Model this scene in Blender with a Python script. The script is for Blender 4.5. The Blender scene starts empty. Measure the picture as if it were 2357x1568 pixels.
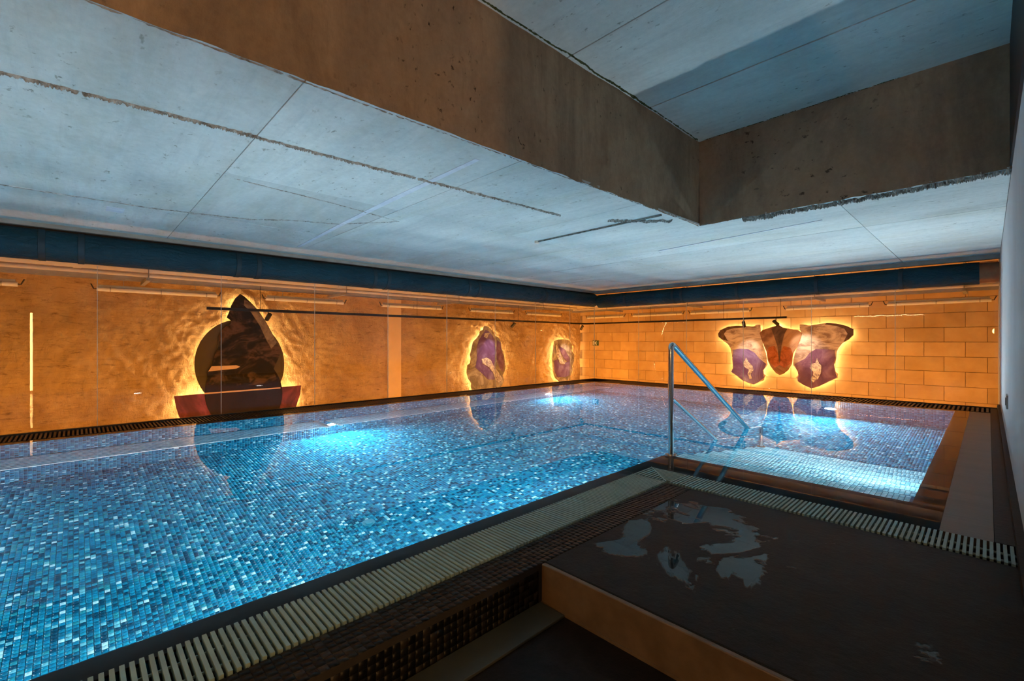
import bpy, bmesh, math, random
import numpy as np
from mathutils import Vector, Matrix, noise

random.seed(7); rng = np.random.default_rng(7)
S = bpy.context.scene
COL = S.collection

# ------------------------------------------------------------------ camera, world, exposure
W, H, F = 2357, 1568, 1047.6
YAW = math.radians(46.3)
cam_d = bpy.data.cameras.new('camera'); cam_d.sensor_width = 36; cam_d.lens = 16.0
cam_d.clip_start = .02; cam_d.clip_end = 80
cam = bpy.data.objects.new('camera', cam_d); COL.objects.link(cam)
cam.location = (0, 0, 1.0); cam.rotation_euler = (math.pi / 2, 0, YAW)
S.camera = cam
wd = bpy.data.worlds.new('world'); S.world = wd; wd.use_nodes = True
wd.node_tree.nodes['Background'].inputs[0].default_value = (.3, .22, .16, 1)
wd.node_tree.nodes['Background'].inputs[1].default_value = .01
S.view_settings.view_transform = 'Standard'; S.view_settings.look = 'None'
S.view_settings.exposure = 0.0; S.view_settings.gamma = 1; S.view_settings.use_curve_mapping = False
S.cycles.max_bounces = 8; S.cycles.diffuse_bounces = 3; S.cycles.glossy_bounces = 3
S.cycles.use_adaptive_sampling = True; S.cycles.adaptive_threshold = .08
S.cycles.transmission_bounces = 5; S.cycles.transparent_max_bounces = 16
S.cycles.sample_clamp_indirect = 80.0
S.cycles.use_denoising = True; S.cycles.use_light_tree = False

POOL_LIGHT_W = 110.0          # underwater lamps, cool white
POOL_LIGHT_C = (.81, .95, 1.0)
HALO_STRENGTH = 72.0          # LED strips behind the wall art
HALO_C = (1.0, .67, .33)
WASH_W = 15.0                 # added LED wash, unseen on the corridor floor behind the glass foot, per metre
WASH_C = (1.0, .40, .06)
SPOT_W = 42.0
FILL_GLOBE_W = 70.0              # added warm fill globe, unseen behind the camera
FLOOR_LAMP = 90.0

# ------------------------------------------------------------------ plan of the place (metres, water level z = 0)
GX, GY = -7.1, 9.75           # glass walls
WX, WY = -9.15, 11.8          # walls of the service corridor behind the glass
PX0, PX1, PX2 = -6.52, -1.96, -.325   # pool: far side, near long side, right side of the step bay
PY1, PY2 = 3.74, 9.0          # near side of the step bay, back side
YS = -2.6                     # where the pool and walls end behind the camera
FZ = -1.65                    # pool floor
RX = .12                      # right-hand wall
ZC, ZU = 2.26, 3.17           # soffit over the pool, higher ceiling in the recess
LZ = -.18                     # lower floor where the camera stands

def ray(u, v):
    a = (u - W / 2) / F; b = (H / 2 - v) / F
    return Vector((-math.sin(YAW) + a * math.cos(YAW), math.cos(YAW) + a * math.sin(YAW), b))
def at_x(u, v, x): d = ray(u, v); p = d * (x / d.x); return Vector((x, p.y, p.z + 1))
def at_y(u, v, y): d = ray(u, v); p = d * (y / d.y); return Vector((p.x, y, p.z + 1))
def under(u, v, z):
    d = ray(u, v).normalized(); p = Vector((0, 0, 1)) + d * (-1 / d.z)
    c = -d.z; r = 1 / 1.333; k = math.sqrt(1 - r * r * (1 - c * c))
    q = d * r + Vector((0, 0, 1)) * (r * c - k)
    return p + q * (z / q.z)

# ------------------------------------------------------------------ materials
def new_mat(name):
    m = bpy.data.materials.new(name); m.use_nodes = True
    nt = m.node_tree; nt.nodes.clear()
    return m, nt
def nd(nt, t, **kw):
    n = nt.nodes.new(t)
    for k, v in kw.items():
        if k.startswith('i_'):
            key = k[2:]; key = int(key) if key.isdigit() else key.replace('_', ' ')
            n.inputs[key].default_value = v
        else: setattr(n, k, v)
    return n
def lk(nt, a, b): nt.links.new(a, b)
def ramp(nt, fac, stops, interp='LINEAR'):
    r = nt.nodes.new('ShaderNodeValToRGB'); e = r.color_ramp; e.interpolation = interp
    while len(e.elements) < len(stops): e.elements.new(0.5)
    for el, (p, c) in zip(e.elements, stops):
        el.position = p; el.color = (*c, 1) if len(c) == 3 else c
    lk(nt, fac, r.inputs[0]); return r.outputs[0]
def mixc(nt, fac, a, b, mode='MIX'):
    m = nt.nodes.new('ShaderNodeMix'); m.data_type = 'RGBA'; m.blend_type = mode
    for s, v in ((0, fac), (6, a), (7, b)):
        if hasattr(v, 'is_linked'): lk(nt, v, m.inputs[s])
        else: m.inputs[s].default_value = (*v, 1) if isinstance(v, tuple) and len(v) == 3 else v
    return m.outputs[2]
def noise_n(nt, co, scale, detail=6, rough=.6, dist=0):
    n = nd(nt, 'ShaderNodeTexNoise', i_Scale=scale, i_Detail=detail, i_Roughness=rough, i_Distortion=dist)
    lk(nt, co, n.inputs['Vector']); return n.outputs['Fac']
def mapping(nt, co, scale=(1, 1, 1), rot=(0, 0, 0)):
    m = nd(nt, 'ShaderNodeMapping'); m.inputs['Scale'].default_value = scale; m.inputs['Rotation'].default_value = rot
    lk(nt, co, m.inputs['Vector']); return m.outputs[0]
def bsdf(nt, color=(.5, .5, .5), rough=.5, metal=0, spec=.5):
    b = nd(nt, 'ShaderNodeBsdfPrincipled')
    if hasattr(color, 'is_linked'): lk(nt, color, b.inputs['Base Color'])
    else: b.inputs['Base Color'].default_value = (*color, 1)
    if hasattr(rough, 'is_linked'): lk(nt, rough, b.inputs['Roughness'])
    else: b.inputs['Roughness'].default_value = rough
    b.inputs['Metallic'].default_value = metal; b.inputs['Specular IOR Level'].default_value = spec
    o = nd(nt, 'ShaderNodeOutputMaterial'); lk(nt, b.outputs[0], o.inputs[0]); return b
def bump(nt, b, h, strength=.3, dist=.01):
    n = nd(nt, 'ShaderNodeBump', i_Strength=strength, i_Distance=dist); lk(nt, h, n.inputs['Height']); lk(nt, n.outputs[0], b.inputs['Normal'])
def pos(nt): return nd(nt, 'ShaderNodeNewGeometry').outputs['Position']
def objc(nt): return nd(nt, 'ShaderNodeTexCoord').outputs['Object']
def orand(nt): return nd(nt, 'ShaderNodeObjectInfo').outputs['Random']
def vary(name, c1, c2, scale=8, rough=.5, metal=0, spec=.5, bs=.1, bd=.004, stretch=(1, 1, 1)):
    m, nt = new_mat(name); p = mapping(nt, pos(nt), stretch); f = noise_n(nt, p, scale)
    c = ramp(nt, f, [(.3, c1), (.7, c2)]); b = bsdf(nt, c, rough, metal, spec)
    if bs: bump(nt, b, noise_n(nt, p, scale * 6), bs, bd)
    return m
def emit(name, c, s, sampled=True):
    m, nt = new_mat(name); e = nd(nt, 'ShaderNodeEmission'); e.inputs[0].default_value = (*c, 1); e.inputs[1].default_value = s
    o = nd(nt, 'ShaderNodeOutputMaterial'); lk(nt, e.outputs[0], o.inputs[0])
    if not sampled: m.cycles.emission_sampling = 'NONE'
    return m

def concrete(name, c_lo, c_hi, stain, stain_amt=.35, spots=.5, streak=(1, 1, 1), bs=.35, per_obj=.08, grime=(.3, .3, .28)):
    m, nt = new_mat(name); p = pos(nt)
    big = noise_n(nt, mapping(nt, p, streak), 1.3, 7, .68, .5)
    c = ramp(nt, big, [(.30, c_lo), (.68, c_hi)])
    # long trowel and board streaks
    lon = noise_n(nt, mapping(nt, p, (streak[0] * 1.2, streak[1] * 6, streak[2] * 2)), 2.2, 6, .7, .3)
    c = mixc(nt, ramp(nt, lon, [(.52, (0, 0, 0)), (.75, (.45,) * 3)]), c, grime)
    st = noise_n(nt, mapping(nt, p, (streak[0] * 1.7, streak[1] * 1.7, streak[2])), .55, 7, .72, .9)
    c = mixc(nt, ramp(nt, st, [(.47, (0, 0, 0)), (.70, (stain_amt,) * 3)]), c, stain)
    fine = noise_n(nt, p, 22, 8, .72)
    c = mixc(nt, .22, c, ramp(nt, fine, [(.32, (c_lo[0] * .7, c_lo[1] * .7, c_lo[2] * .7)), (.68, c_hi)]))
    sp = noise_n(nt, mapping(nt, p, (.8, 1.3, 1)), 17, 4, .62); spm = noise_n(nt, p, 1.1, 4, .6)
    mul = nd(nt, 'ShaderNodeMath', operation='MULTIPLY'); lk(nt, ramp(nt, sp, [(.63, (0, 0, 0)), (.70, (1, 1, 1))]), mul.inputs[0]); lk(nt, ramp(nt, spm, [(.42, (0, 0, 0)), (.62, (spots,) * 3)]), mul.inputs[1])
    c = mixc(nt, mul.outputs[0], c, (stain[0] * .35, stain[1] * .35, stain[2] * .35))
    if per_obj:
        r = ramp(nt, orand(nt), [(0, (1 - per_obj,) * 3), (1, (1 + per_obj * .4,) * 3)]); c = mixc(nt, 1.0, c, r, 'MULTIPLY')
    b = bsdf(nt, c, .86, 0, .25)
    h = mixc(nt, .5, noise_n(nt, p, 26, 6, .7), lon); bump(nt, b, h, bs, .014)
    return m

BLUES = [(0, (.002, .060, .120)), (.18, (.003, .130, .240)), (.38, (.004, .190, .340)), (.66, (.008, .250, .400)), (.82, (.015, .230, .310)), (.895, (.11, .43, .54)), (.96, (.38, .68, .76))]
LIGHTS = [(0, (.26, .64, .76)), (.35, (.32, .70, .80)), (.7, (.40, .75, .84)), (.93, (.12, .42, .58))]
DARKS = [(0, (.003, .003, .003)), (.4, (.006, .006, .0055)), (.7, (.011, .010, .009)), (.9, (.024, .021, .018))]
def tile_mat(name, stops, per_object, rough=.16, spec=.5):
    m, nt = new_mat(name)
    f = orand(nt) if per_object else nd(nt, 'ShaderNodeAttribute', attribute_name='rnd').outputs['Fac']
    c = ramp(nt, f, stops, 'CONSTANT'); b = bsdf(nt, c, rough, 0, spec); bump(nt, b, noise_n(nt, pos(nt), 60, 2, .5), .05, .002)
    return m
def snapped_tiles(name):       # faces of the basin that no photograph position looks at: mosaic as colour only
    m, nt = new_mat(name); p = pos(nt)
    s = nd(nt, 'ShaderNodeVectorMath', operation='SNAP'); lk(nt, p, s.inputs[0]); s.inputs[1].default_value = (.03, .03, .03)
    w = nd(nt, 'ShaderNodeTexWhiteNoise'); lk(nt, s.outputs[0], w.inputs['Vector'])
    bsdf(nt, ramp(nt, w.outputs['Value'], BLUES, 'CONSTANT'), .25); return m

M = {}
M['soffit'] = concrete('soffit_concrete', (.54, .57, .56), (.84, .85, .82), (.52, .50, .36), .55, .75, (.45, 1.2, 1), .45, .12, (.40, .45, .47))
M['upper'] = concrete('recess_ceiling_concrete', (.60, .63, .62), (.84, .85, .83), (.40, .38, .32), .40, .8, (.5, 1.2, 1), .25, .08, (.46, .50, .52))
M['beam'] = concrete('brown_concrete', (.30, .215, .145), (.56, .41, .27), (.13, .095, .07), .80, 1.0, (1, 1, .5), .6, 0, (.17, .12, .08))
M['seam'] = vary('seam_crust', (.14, .115, .09), (.62, .61, .57), 26, .95, 0, .2, .5, .01)
M['filler'] = vary('pale_filler', (.60, .62, .70), (.82, .83, .88), 7, .9)
M['slab'] = vary('dark_slab', (.10, .09, .08), (.16, .15, .14), 4, .9)
M['wall_blue'] = concrete('grey_plaster', (.44, .45, .47), (.54, .55, .57), (.36, .36, .38), .2, .1, (1, 1, .3), .1, 0)
def plaster():
    m, nt = new_mat('ochre_plaster'); p = pos(nt)
    big = noise_n(nt, p, 1.1, 6, .65, .6); fin_ = noise_n(nt, mapping(nt, p, (1, .55, 1.9)), 7, 8, .72, .6)
    c = ramp(nt, big, [(.25, (.36, .20, .07)), (.52, (.60, .38, .16)), (.8, (.74, .50, .24))])
    c = mixc(nt, ramp(nt, fin_, [(.30, (.9, .9, .9)), (.43, (0, 0, 0))]), c, (.20, .10, .03))
    crk = noise_n(nt, mapping(nt, p, (1, .5, 4)), 4, 6, .65, .8)
    c = mixc(nt, ramp(nt, crk, [(.485, (0, 0, 0)), (.5, (.5, .5, .5)), (.515, (0, 0, 0))]), c, (.16, .08, .025))
    b = bsdf(nt, c, .8, 0, .25)
    trow = noise_n(nt, mapping(nt, p, (1, 1.6, .7), (.6, 0, 0)), 8, 6, .65, 1.0)
    h = mixc(nt, .3, trow, noise_n(nt, p, 34, 5, .7)); bump(nt, b, h, 1.0, .07); return m
M['plaster'] = plaster()
def blockm():
    m, nt = new_mat('block_wall'); p = pos(nt)
    f = noise_n(nt, p, 2.2, 6, .65); c = ramp(nt, f, [(.3, (.54, .33, .13)), (.7, (.70, .47, .22))])
    c = mixc(nt, 1.0, c, ramp(nt, orand(nt), [(0, (.86, .86, .86)), (1, (1.05, 1.05, 1.05))]), 'MULTIPLY')
    b = bsdf(nt, c, .85, 0, .25); bump(nt, b, noise_n(nt, p, 40, 5, .7), .25, .006); return m
M['block'] = blockm()
M['mortar'] = vary('mortar', (.20, .12, .05), (.34, .21, .10), 12, .95)
M['pilaster'] = vary('smooth_ochre', (.66, .44, .20), (.76, .52, .25), 3, .8, bs=.05)
M['tile'] = tile_mat('pool_mosaic', BLUES, False, .22, .06); M['tile1'] = tile_mat('pool_mosaic_single', BLUES, True, .22, .06)
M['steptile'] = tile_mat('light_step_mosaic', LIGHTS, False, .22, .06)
M['dark'] = tile_mat('dark_mosaic', DARKS, False, .4, .2); M['dark1'] = tile_mat('dark_mosaic_single', DARKS, True, .4, .2)
M['grout'] = vary('pool_grout', (.03, .30, .44), (.05, .36, .50), 20, .7, bs=0)
M['stepgrout'] = vary('step_grout', (.006, .08, .17), (.012, .12, .22), 20, .7, bs=0)
M['darkgrout'] = vary('dark_grout', (.018, .016, .013), (.028, .024, .019), 20, .9, bs=0)
M['basin'] = snapped_tiles('basin_mosaic_far')
M['slat'] = vary('grating_plastic', (.21, .32, .30), (.28, .41, .385), 6, .5, bs=.05)
M['slat_dark'] = vary('dark_grating', (.008, .007, .006), (.018, .015, .012), 6, .45, bs=.05)
M['channel'] = vary('channel_black', (.006, .006, .006), (.012, .011, .010), 6, .9, bs=0)
M['steel'] = vary('brushed_steel', (.58, .58, .58), (.70, .70, .70), 30, .17, 1, bs=.02)
M['bar'] = vary('bench_steel', (.62, .66, .68), (.74, .78, .80), 30, .4, .5, bs=0)
M['inlet'] = vary('inlet_grey', (.01, .20, .30), (.02, .24, .34), 9, .4, bs=0)
M['duct'] = vary('duct_wrap', (.018, .060, .095), (.026, .080, .120), 3, .55, bs=.0)
def ductm():
    m, nt = new_mat('dark_blue_duct_wrap'); p = pos(nt)
    c = ramp(nt, noise_n(nt, p, 2, 4), [(.3, (.003, .034, .056)), (.7, (.006, .050, .078))])
    b = bsdf(nt, c, .45, 0, .22); w = noise_n(nt, mapping(nt, p, (3, 3, 7), (.6, .4, .8)), 1.6, 5, .6, 1.5); bump(nt, b, w, .7, .05); return m
M['duct'] = ductm()
M['duct_band'] = vary('duct_tape', (.002, .022, .036), (.004, .032, .050), 9, .6)
M['copper'] = vary('copper_collar', (.30, .12, .06), (.42, .20, .10), 9, .45, .6)
M['trim'] = vary('trim_grey', (.28, .25, .22), (.38, .35, .32), 5, .6, bs=.1)
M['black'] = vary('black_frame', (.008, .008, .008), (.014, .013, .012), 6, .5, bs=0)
M['track'] = vary('black_track', (.010, .007, .005), (.018, .012, .009), 6, .4, bs=0)
M['pipe'] = vary('cream_pipe', (.52, .44, .36), (.64, .56, .47), 3, .5, bs=.05)
M['tube'] = vary('cream_tube', (.74, .68, .58), (.82, .76, .66), 3, .35, bs=0)
M['tray'] = vary('galvanised_tray', (.36, .33, .30), (.46, .43, .40), 6, .5, .5, bs=0)
M['darkbox'] = vary('dark_box', (.03, .02, .015), (.05, .035, .025), 6, .6)
def stonem(name, wet):
    m, nt = new_mat(name); p = pos(nt)
    f = noise_n(nt, mapping(nt, p, (1, 1, 1)), 5, 9, .72, .6)
    c = ramp(nt, f, [(.25, (.005, .004, .0035)), (.5, (.012, .0095, .008)), (.75, (.024, .019, .016))])
    if wet:
        # puddles of clean shape lying on the stone: glossier and flat, same stone below
        wn = noise_n(nt, mapping(nt, p, (1, .8, 1), (0, 0, .4)), 2.3, 5, .6, .7)
        d = nd(nt, 'ShaderNodeVectorMath', operation='DISTANCE'); lk(nt, p, d.inputs[0]); d.inputs[1].default_value = (-.86, 2.25, 0)
        r = nd(nt, 'ShaderNodeMapRange'); lk(nt, d.outputs['Value'], r.inputs[0]); r.inputs[1].default_value = 0; r.inputs[2].default_value = 1.05; r.inputs[3].default_value = .16; r.inputs[4].default_value = -.22
        s = nd(nt, 'ShaderNodeMath', operation='ADD'); lk(nt, wn, s.inputs[0]); lk(nt, r.outputs[0], s.inputs[1])
        mask = ramp(nt, s.outputs[0], [(.545, (0, 0, 0)), (.565, (1, 1, 1))])
        ro = ramp(nt, mask, [(0, (.55, .55, .55)), (1, (.02, .02, .02))])
        c = mixc(nt, mask, c, (.006, .005, .0045))
        b = bsdf(nt, c, ro, 0, .14)
        inv = nd(nt, 'ShaderNodeMath', operation='SUBTRACT'); inv.inputs[0].default_value = 1; lk(nt, mask, inv.inputs[1])
        hh = nd(nt, 'ShaderNodeMath', operation='MULTIPLY'); lk(nt, noise_n(nt, p, 30, 6, .7), hh.inputs[0]); lk(nt, inv.outputs[0], hh.inputs[1])
        bump(nt, b, hh.outputs[0], .5, .006)
    else:
        b = bsdf(nt, c, .5, 0, .12); bump(nt, b, noise_n(nt, p, 30, 6, .7), .4, .006)
    return m
M['stone'] = stonem('dark_wet_stone', True); M['stone_dry'] = stonem('dark_stone', False)
M['riser'] = vary('brown_stone', (.11, .066, .032), (.21, .13, .066), 7, .5, bs=.3)
M['deck'] = vary('taupe_stone', (.085, .072, .058), (.125, .105, .085), 3, .45, bs=.2, stretch=(.4, 2, 1))
M['drainslab'] = vary('pale_green_slab', (.035, .042, .034), (.055, .062, .05), 4, .5, bs=.1)
def water_m():
    # refracting water; from above mostly the p-polarised part of the mirror image, as through the photographer's polariser
    m, nt = new_mat('clear_water'); r = nd(nt, 'ShaderNodeBsdfRefraction', i_Roughness=0.0, i_IOR=1.333); r.inputs['Color'].default_value = (.96, .99, 1, 1)
    g = nd(nt, 'ShaderNodeBsdfGlossy', i_Roughness=0.0); fr = nd(nt, 'ShaderNodeFresnel', i_IOR=1.333); mx = nd(nt, 'ShaderNodeMixShader')
    geo = nd(nt, 'ShaderNodeNewGeometry')
    def mt(op, a, b=None):
        n = nd(nt, 'ShaderNodeMath', operation=op)
        for k, v in enumerate((a, b)):
            if v is None: continue
            if hasattr(v, 'is_linked'): lk(nt, v, n.inputs[k])
            else: n.inputs[k].default_value = v
        return n.outputs[0]
    dp = nd(nt, 'ShaderNodeVectorMath', operation='DOT_PRODUCT'); lk(nt, geo.outputs['Normal'], dp.inputs[0]); lk(nt, geo.outputs['Incoming'], dp.inputs[1])
    c = mt('ABSOLUTE', dp.outputs['Value']); ct = mt('SQRT', mt('SUBTRACT', 1, mt('DIVIDE', mt('SUBTRACT', 1, mt('MULTIPLY', c, c)), 1.777)))
    nc = mt('MULTIPLY', c, 1.333); rp_ = mt('DIVIDE', mt('SUBTRACT', nc, ct), mt('ADD', nc, ct)); Rp = mt('MULTIPLY', rp_, rp_)
    top = mt('ADD', mt('MULTIPLY', Rp, .75), mt('MULTIPLY', fr.outputs[0], .25))
    sel_ = nd(nt, 'ShaderNodeMix'); lk(nt, geo.outputs['Backfacing'], sel_.inputs[0]); lk(nt, top, sel_.inputs[2]); lk(nt, fr.outputs[0], sel_.inputs[3])
    o = nd(nt, 'ShaderNodeOutputMaterial'); lk(nt, sel_.outputs[0], mx.inputs[0]); lk(nt, r.outputs[0], mx.inputs[1]); lk(nt, g.outputs[0], mx.inputs[2]); lk(nt, mx.outputs[0], o.inputs[0]); return m
M['water'] = water_m()
def pane_m():
    m, nt = new_mat('clear_pane'); fr = nd(nt, 'ShaderNodeFresnel', i_IOR=1.45); t = nd(nt, 'ShaderNodeBsdfTransparent'); t.inputs[0].default_value = (.97, .98, .975, 1)
    g = nd(nt, 'ShaderNodeBsdfGlossy', i_Roughness=.0); mx = nd(nt, 'ShaderNodeMixShader'); o = nd(nt, 'ShaderNodeOutputMaterial')
    geo = nd(nt, 'ShaderNodeNewGeometry'); inv = nd(nt, 'ShaderNodeMath', operation='SUBTRACT'); inv.inputs[0].default_value = 1; lk(nt, geo.outputs['Backfacing'], inv.inputs[1])
    two = nd(nt, 'ShaderNodeMath', operation='MULTIPLY'); lk(nt, fr.outputs[0], two.inputs[0]); lk(nt, inv.outputs[0], two.inputs[1])   # reflect at the outer face of the thin pane only
    lk(nt, two.outputs[0], mx.inputs[0]); lk(nt, t.outputs[0], mx.inputs[1]); lk(nt, g.outputs[0], mx.inputs[2]); lk(nt, mx.outputs[0], o.inputs[0]); return m
M['pane'] = pane_m()
M['glass_edge'] = vary('pale_joint', (.70, .66, .58), (.82, .78, .70), 5, .3, bs=0)
M['led'] = emit('warm_led', HALO_C, HALO_STRENGTH)
M['led_profile'] = emit('warm_led_profile', WASH_C, 10.0)
M['lens'] = emit('pool_lens', (.85, .96, 1.0), 14.0, False)
M['bulb'] = emit('warm_bulb', (1, .62, .28), 14.0, False)
M['crystal'] = emit('crystal_glow', (1, .72, .36), 45.0, False)

# ------------------------------------------------------------------ mesh helpers
class MB:
    def __init__(s): s.v = []; s.f = []
    def add(s, v, f):
        o = len(s.v); s.v += [tuple(p) for p in v]; s.f += [tuple(i + o for i in q) for q in f]; return s
    def box(s, a, b):
        x0, y0, z0 = a; x1, y1, z1 = b
        return s.add([(x0, y0, z0), (x1, y0, z0), (x1, y1, z0), (x0, y1, z0), (x0, y0, z1), (x1, y0, z1), (x1, y1, z1), (x0, y1, z1)],
                     [(0, 3, 2, 1), (4, 5, 6, 7), (0, 1, 5, 4), (1, 2, 6, 5), (2, 3, 7, 6), (3, 0, 4, 7)])
    def prism(s, pts, lo, hi, axis='z'):   # pts 2D; axis: extrude direction
        n = len(pts)
        mk = {'z': lambda p, h: (p[0], p[1], h), 'x': lambda p, h: (h, p[0], p[1]), 'y': lambda p, h: (p[0], h, p[1])}[axis]
        v = [mk(p, lo) for p in pts] + [mk(p, hi) for p in pts]
        return s.add(v, [tuple(range(n))[::-1], tuple(range(n, 2 * n))] + [(i, (i + 1) % n, n + (i + 1) % n, n + i) for i in range(n)])
    def tube(s, path, r, n=10, caps=True):
        P = [Vector(p) for p in path]; R = r if isinstance(r, (list, tuple)) else [r] * len(P)
        rings = []; up = None
        for i, p in enumerate(P):
            t = (P[min(i + 1, len(P) - 1)] - P[max(i - 1, 0)]).normalized()
            if up is None: up = Vector((0, 0, 1)) if abs(t.z) < .9 else Vector((1, 0, 0))
            a = t.cross(up).normalized(); b = a.cross(t).normalized(); up = b
            rings.append([p + (a * math.cos(2 * math.pi * k / n) + b * math.sin(2 * math.pi * k / n)) * R[i] for k in range(n)])
        v = [q for r_ in rings for q in r_]; f = []
        for i in range(len(P) - 1):
            for k in range(n): f.append((i * n + k, i * n + (k + 1) % n, (i + 1) * n + (k + 1) % n, (i + 1) * n + k))
        if caps: f += [tuple(range(n))[::-1], tuple(range((len(P) - 1) * n, len(P) * n))]
        return s.add(v, f)
    def mesh(s, name):
        m = bpy.data.meshes.new(name); m.from_pydata(s.v, [], s.f); m.update()
        bm = bmesh.new(); bm.from_mesh(m); bmesh.ops.recalc_face_normals(bm, faces=bm.faces); bm.to_mesh(m); bm.free(); return m
    def build(s, name, mat, parent=None, smooth=False, bevel=0):
        o = bpy.data.objects.new(name, s.mesh(name)); return fin(o, mat, parent, smooth, bevel)
def fin(o, mat, parent=None, smooth=False, bevel=0):
    COL.objects.link(o)
    if mat is not None: o.data.materials.append(M[mat] if isinstance(mat, str) else mat)
    if parent is not None:
        o.parent = parent; o.matrix_parent_inverse = Matrix.Translation(-parent.location)
    if smooth:
        o.data.polygons.foreach_set('use_smooth', [True] * len(o.data.polygons))
        if hasattr(o.data, 'set_sharp_from_angle'): o.data.set_sharp_from_angle(angle=math.radians(40))
    if bevel:
        b = o.modifiers.new('edge', 'BEVEL'); b.width = bevel; b.segments = 2; b.limit_method = 'ANGLE'
    return o
def copy_mesh(o, name, parent, delta):     # another piece that shares the mesh of o
    c = o.copy(); c.name = name; COL.objects.link(c); c.parent = parent; c.location = o.location + Vector(delta); return c
def tag(o, label, cat=None, group=None, kind=None):
    o['label'] = label
    if cat: o['category'] = cat
    if group: o['group'] = group
    if kind: o['kind'] = kind
    return o
def struct(o, label=None):
    o['kind'] = 'structure'
    if label: o['label'] = label
    return o
def empty(name, loc, label=None, cat=None, group=None, kind=None):
    o = bpy.data.objects.new(name, None); o.empty_display_size = .1; COL.objects.link(o); o.location = loc
    if label: tag(o, label, cat, group, kind)
    return o

TP = .03                                   # mosaic pitch
TILE_V = None
def tile_mesh(name, cen, U, V, N, s=.0136, th=.004):
    cen = np.asarray(cen, dtype=np.float64); n = len(cen); U, V, N = (np.array(a, float) for a in (U, V, N))
    c4 = [(-1, -1), (1, -1), (1, 1), (-1, 1)]
    v = np.empty((n, 8, 3))
    for k, (a, b) in enumerate(c4):
        v[:, k] = cen + U * a * s + V * b * s
        v[:, 4 + k] = cen + U * a * s * .95 + V * b * s * .95 + N * th
    q = np.array([(4, 5, 6, 7), (0, 1, 5, 4), (1, 2, 6, 5), (2, 3, 7, 6), (3, 0, 4, 7)])
    f = (np.arange(n)[:, None, None] * 8 + q[None]).reshape(-1)
    m = bpy.data.meshes.new(name); m.vertices.add(n * 8); m.vertices.foreach_set('co', v.reshape(-1).astype(np.float32))
    m.loops.add(len(f)); m.loops.foreach_set('vertex_index', f.astype(np.int32))
    m.polygons.add(n * 5); m.polygons.foreach_set('loop_start', np.arange(0, n * 20, 4, dtype=np.int32))
    at = m.attributes.new('rnd', 'FLOAT', 'FACE'); at.data.foreach_set('value', np.repeat(rng.random(n), 5).astype(np.float32))
    m.update(calc_edges=True); m.validate(); return m
def grid_centres(u0, u1, v0, v1):
    a = np.arange(u0 + TP / 2, u1 - TP / 2 + 1e-6, TP); b = np.arange(v0 + TP / 2, v1 - TP / 2 + 1e-6, TP)
    g = np.meshgrid(a, b, indexing='ij'); return g[0].ravel(), g[1].ravel()

# ------------------------------------------------------------------ pool basin
basin = struct(empty('pool_basin', (-4.2, 4, FZ)), 'blue mosaic swimming pool basin lit from below the water')
fl = MB(); fl.prism([(PX0, YS), (PX1, YS), (PX1, PY1), (PX2, PY1), (PX2, PY2), (PX0, PY2)], FZ - .1, FZ)
fl.build('floor_bed', 'grout', basin)
MB().box((PX0 - .12, YS, FZ - .1), (PX0, PY2 + .12, -.03)).build('side_wall', 'grout', basin)
MB().box((PX0, PY2, FZ - .1), (PX2 + .12, PY2 + .12, -.03)).build('end_wall', 'grout', basin)
w = MB(); w.box((PX1, YS, FZ - .1), (PX1 + .11, PY1 - .02, -.02)).build('near_wall', 'basin', basin)
MB().box((PX1, PY1 - .11, FZ - .1), (PX2 + .12, PY1 - .001, -.02)).build('bay_wall', 'basin', basin)
MB().box((PX2, PY1, FZ - .1), (PX2 + .11, PY2, -.02)).build('right_wall', 'basin', basin)
MB().box((PX0 - .1, YS - .12, FZ - .1), (PX1 + .11, YS, -.02)).build('rear_wall', 'basin', basin)
SW = -1.955                                  # left side of the steps
# floor tiles: the 300 that show largest are single pieces
gx, gy = grid_centres(PX0, PX2, YS, PY2)
keep = ((gx < PX1) | (gy > PY1)) & ~((gx > SW) & (gy < PY1 + 8 * .325))
gx, gy = gx[keep], gy[keep]
near = {}
for v in range(1566, 1300, -5):
    for u in range(2, 900, 6):
        p = under(u, v, FZ)
        q = ray(u, v); hit = q * (-1 / q.z)
        if hit.x < PX1 - .02:
            near.setdefault((int((p.x - PX0) / TP), int((p.y - YS) / TP)), v)
    if len(near) >= 300: break
sel = set(list(near)[:300])
ij = list(zip(((gx - PX0) / TP).astype(int), ((gy - YS) / TP).astype(int)))
single = np.array([k in sel for k in ij])
m = tile_mesh('mosaic_floor', np.stack([gx, gy, np.full_like(gx, FZ)], 1)[~single], (1, 0, 0), (0, 1, 0), (0, 0, 1))
o = fin(bpy.data.objects.new('mosaic_floor', m), 'tile', basin); o['kind'] = 'stuff'
m1 = tile_mesh('tile', [(0, 0, 0)], (1, 0, 0), (0, 1, 0), (0, 0, 1)); m1.materials.append(M['tile1'])
for x, y in zip(gx[single], gy[single]):
    t = bpy.data.objects.new('tile', m1); COL.objects.link(t); t.parent = basin; t.location = (x - basin.location.x, y - basin.location.y, 0)
a, b = grid_centres(YS, PY2, FZ, -.03)
o = fin(bpy.data.objects.new('mosaic_side_wall', tile_mesh('mosaic_side_wall', np.stack([np.full_like(a, PX0), a, b], 1), (0, 1, 0), (0, 0, 1), (1, 0, 0))), 'tile', basin); o['kind'] = 'stuff'
a, b = grid_centres(PX0, PX2, FZ, -.03)
o = fin(bpy.data.objects.new('mosaic_end_wall', tile_mesh('mosaic_end_wall', np.stack([a, np.full_like(a, PY2), b], 1), (1, 0, 0), (0, 0, 1), (0, -1, 0))), 'tile', basin); o['kind'] = 'stuff'
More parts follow.
